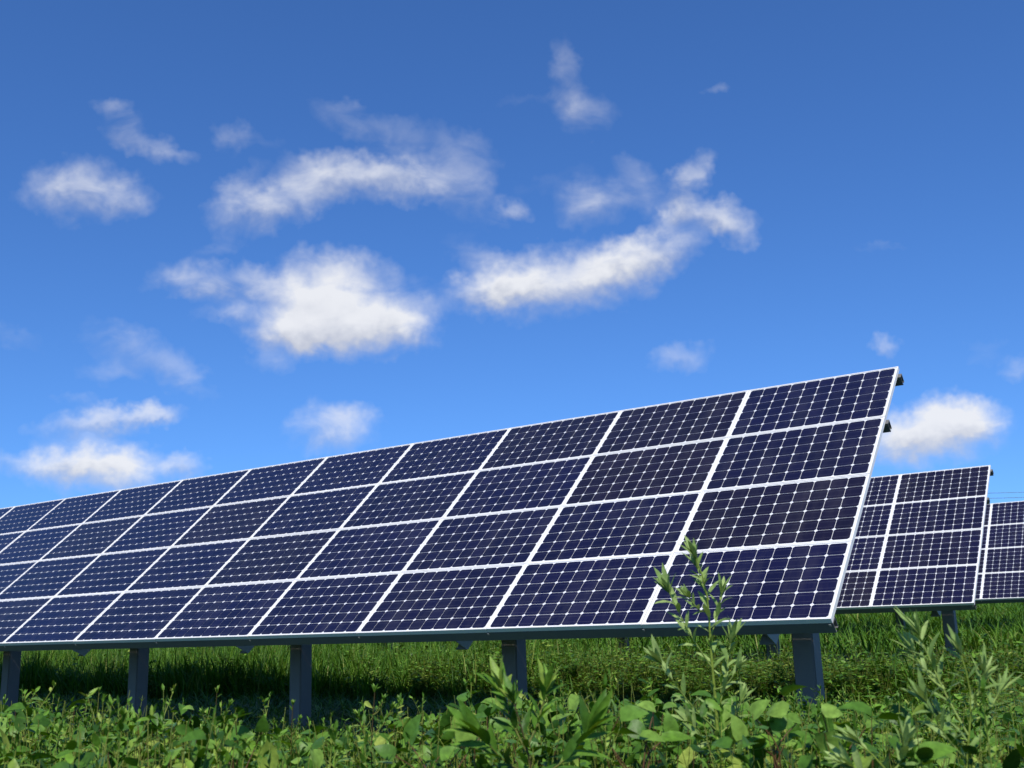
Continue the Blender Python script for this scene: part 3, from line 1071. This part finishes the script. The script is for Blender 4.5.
G = "single tall weeds in front"
tall_weed([(719, 768), (717, 715), (712, 665), (709, 627), (709, 590), (701, 566), (695, 556)], 3.1,
          [(712, 668, 668, 590, -.05, 7, .85), (709, 640, 722, 592, .05, 6, .7), (716, 730, 660, 662, -.1, 7, .9), (716, 720, 731, 640, .06, 8, .9),
           (709, 600, 697, 566, .04, 6, .75), (709, 612, 688, 596, -.04, 5, .55), (718, 745, 690, 722, -.1, 4, .8), (718, 735, 742, 700, .05, 5, .8), (714, 690, 738, 668, -.05, 3, .7)],
          "tall pale-stemmed weed rising in front of the lower right solar panels", .09, 34, 4, G, .21, None, None, .013)
tall_weed([(964, 790), (968, 740), (974, 700), (968, 672), (960, 652)], 2.5,
          [(968, 735, 918, 632, .1, 9, .95), (972, 700, 984, 672, 0, 6, .8), (966, 760, 925, 700, -.1, 7, .9), (974, 720, 1000, 690, .05, 5, .8), (945, 690, 912, 650, .1, 6, .8), (966, 745, 940, 716, .1, 6, .8)],
          "soft grey-green weed with pointed leaves standing at the right before the second array", .085, 22, 9, G, .165)
tall_weed([(536, 800), (530, 758), (520, 722), (513, 700)], 2.5,
          [(530, 758, 502, 690, .05, 6, 1.0), (528, 745, 546, 690, .05, 6, .9), (534, 780, 590, 730, 0, 6, 1.2), (532, 775, 480, 735, -.05, 6, 1.2)],
          "broad-leaved weed with long pointed leaves in front of the fourth post from the left", .085, 16, 12, G, .25, M_WEED)
tall_weed([(905, 800), (890, 772), (872, 752), (858, 742)], 2.4,
          [(890, 772, 905, 745, 0, 4, .9), (895, 780, 850, 765, 0, 4, .9)],
          "low pale weed with upturned leaves at the bottom edge, right of the end post", .085, 9, 15, G, .22)
tall_weed([(372, 780), (371, 745), (373, 715), (375, 690)], 3.6,
          [(371, 745, 358, 715, 0, 6, .8), (372, 735, 392, 708, 0, 6, .8), (372, 760, 352, 738, 0, 6, .8), (373, 715, 384, 698, 0, 5, .6)],
          "small feathery weed between the third and fourth posts, against the dark shade", .04, 20, 21, G, .25, M_WEED, None, .003)
tall_weed([(213, 770), (214, 735), (216, 708), (217, 691)], 4.2,
          [(214, 735, 202, 712, 0, 6, .8), (215, 725, 230, 704, 0, 6, .8), (215, 745, 238, 725, 0, 5, .8)],
          "small bushy weed tip between the second and third posts from the left", .04, 20, 22, G, .25, M_WEED, None, .003)
tall_weed([(291, 770), (291, 740), (292, 718), (293, 703)], 4.0,
          [(291, 740, 283, 722, 0, 5, .7), (291, 735, 300, 718, 0, 5, .7)],
          "thin seed-headed weed standing in front of the third post from the left", .03, 18, 23, G, .3, M_WEED, None, .0025)
tall_weed([(98, 760), (98, 725), (98, 705), (99, 690)], 4.4,
          [(98, 725, 90, 706, 0, 5, .7), (98, 720, 108, 704, 0, 5, .7)],
          "thin spiky weed tip in front of the dark shade at the far left", .03, 18, 24, G, .3, M_WEED, None, .0025)


def vine_shoot(leaf_px, depth, label, seed, Ls=.072):
    """a climbing shoot: reddish stem and big heart-shaped leaves at given places"""
    r = np.random.default_rng(seed)
    pts = [at(x, y + 4, depth + r.uniform(-.12, .12)) for x, y, _, _ in leaf_px]
    x0 = float(np.mean([p[0] for p in pts])); y0 = float(np.mean([p[1] for p in pts]))
    foot = np.array([x0, y0, 0.0])
    root = empty("vine_plant", tuple(foot))
    tag(root, label, "vine", "big-leaved vines among the front weeds")
    st, lf = [], []
    hub = np.array([x0, y0, min(p[2] for p in pts) - .12])
    st.append(tube(spline([foot, (foot + hub) / 2 + r.normal(0, .03, 3) * np.array([1, 1, 0]), hub], 8), .004, .003, 1.0, 5))
    for (x, y, ang, sc), p in zip(leaf_px, pts):
        mid = (hub + p) / 2 + np.array([r.normal(0, .03), r.normal(0, .03), .02])
        st.append(tube(spline([hub, mid, p], 7), .0025, .0014, 1.0, 5))
        d = AX_R * math.cos(R(ang)) - AX_D * math.sin(R(ang)) + AX_F * r.uniform(-.5, .1)
        nrm = -AX_F * r.uniform(.5, .9) + np.array([0, 0, 1.0]) + r.normal(0, .2, 3)
        L_ = Ls * sc
        lf.append(leaves('heart', [p], [d], [nrm], [L_], [L_ * .66], [r.uniform(.15, .5)], [r.uniform(.3, .9)], .2))
    loc = lambda data: (data[0] - foot, data[1], data[2])
    mesh_obj("stem", loc(merge(st)), M_VINE, root)
    mesh_obj("leaves", loc(merge(lf)), M_VINE, root)


vine_shoot([(408, 738, 70, 1.25), (465, 740, 85, 1.15), (440, 752, 20, .9), (395, 752, 150, .9), (490, 722, 10, .9)], 2.75,
           "vine with large upright pale leaves between the third and fourth posts from the left", 31)
vine_shoot([(620, 712, 20, 1.1), (655, 705, 150, .8), (640, 732, 10, 1.0), (600, 728, 60, .9), (672, 730, 100, .9)], 2.75,
           "vine with rounded leaves just left of the tall pale-stemmed weed", 32)
vine_shoot([(752, 712, 60, 1.0), (770, 722, 20, 1.0), (800, 716, 160, .8), (742, 735, 110, 1.0), (785, 740, 0, .9)], 2.8,
           "vine with rounded leaves just right of the tall pale-stemmed weed", 33)
vine_shoot([(822, 708, 5, .95), (832, 724, -5, .95), (812, 735, 200, .9), (852, 740, 15, .8), (866, 722, 30, .7)], 2.85,
           "vine with spread leaves in front of the end post's foot", 34)
vine_shoot([(235, 715, 25, .8), (232, 730, 15, 1.0), (262, 728, 80, .8), (215, 742, 160, .8)], 2.9,
           "vine with two pale leaves against the shade left of the third post", 35)
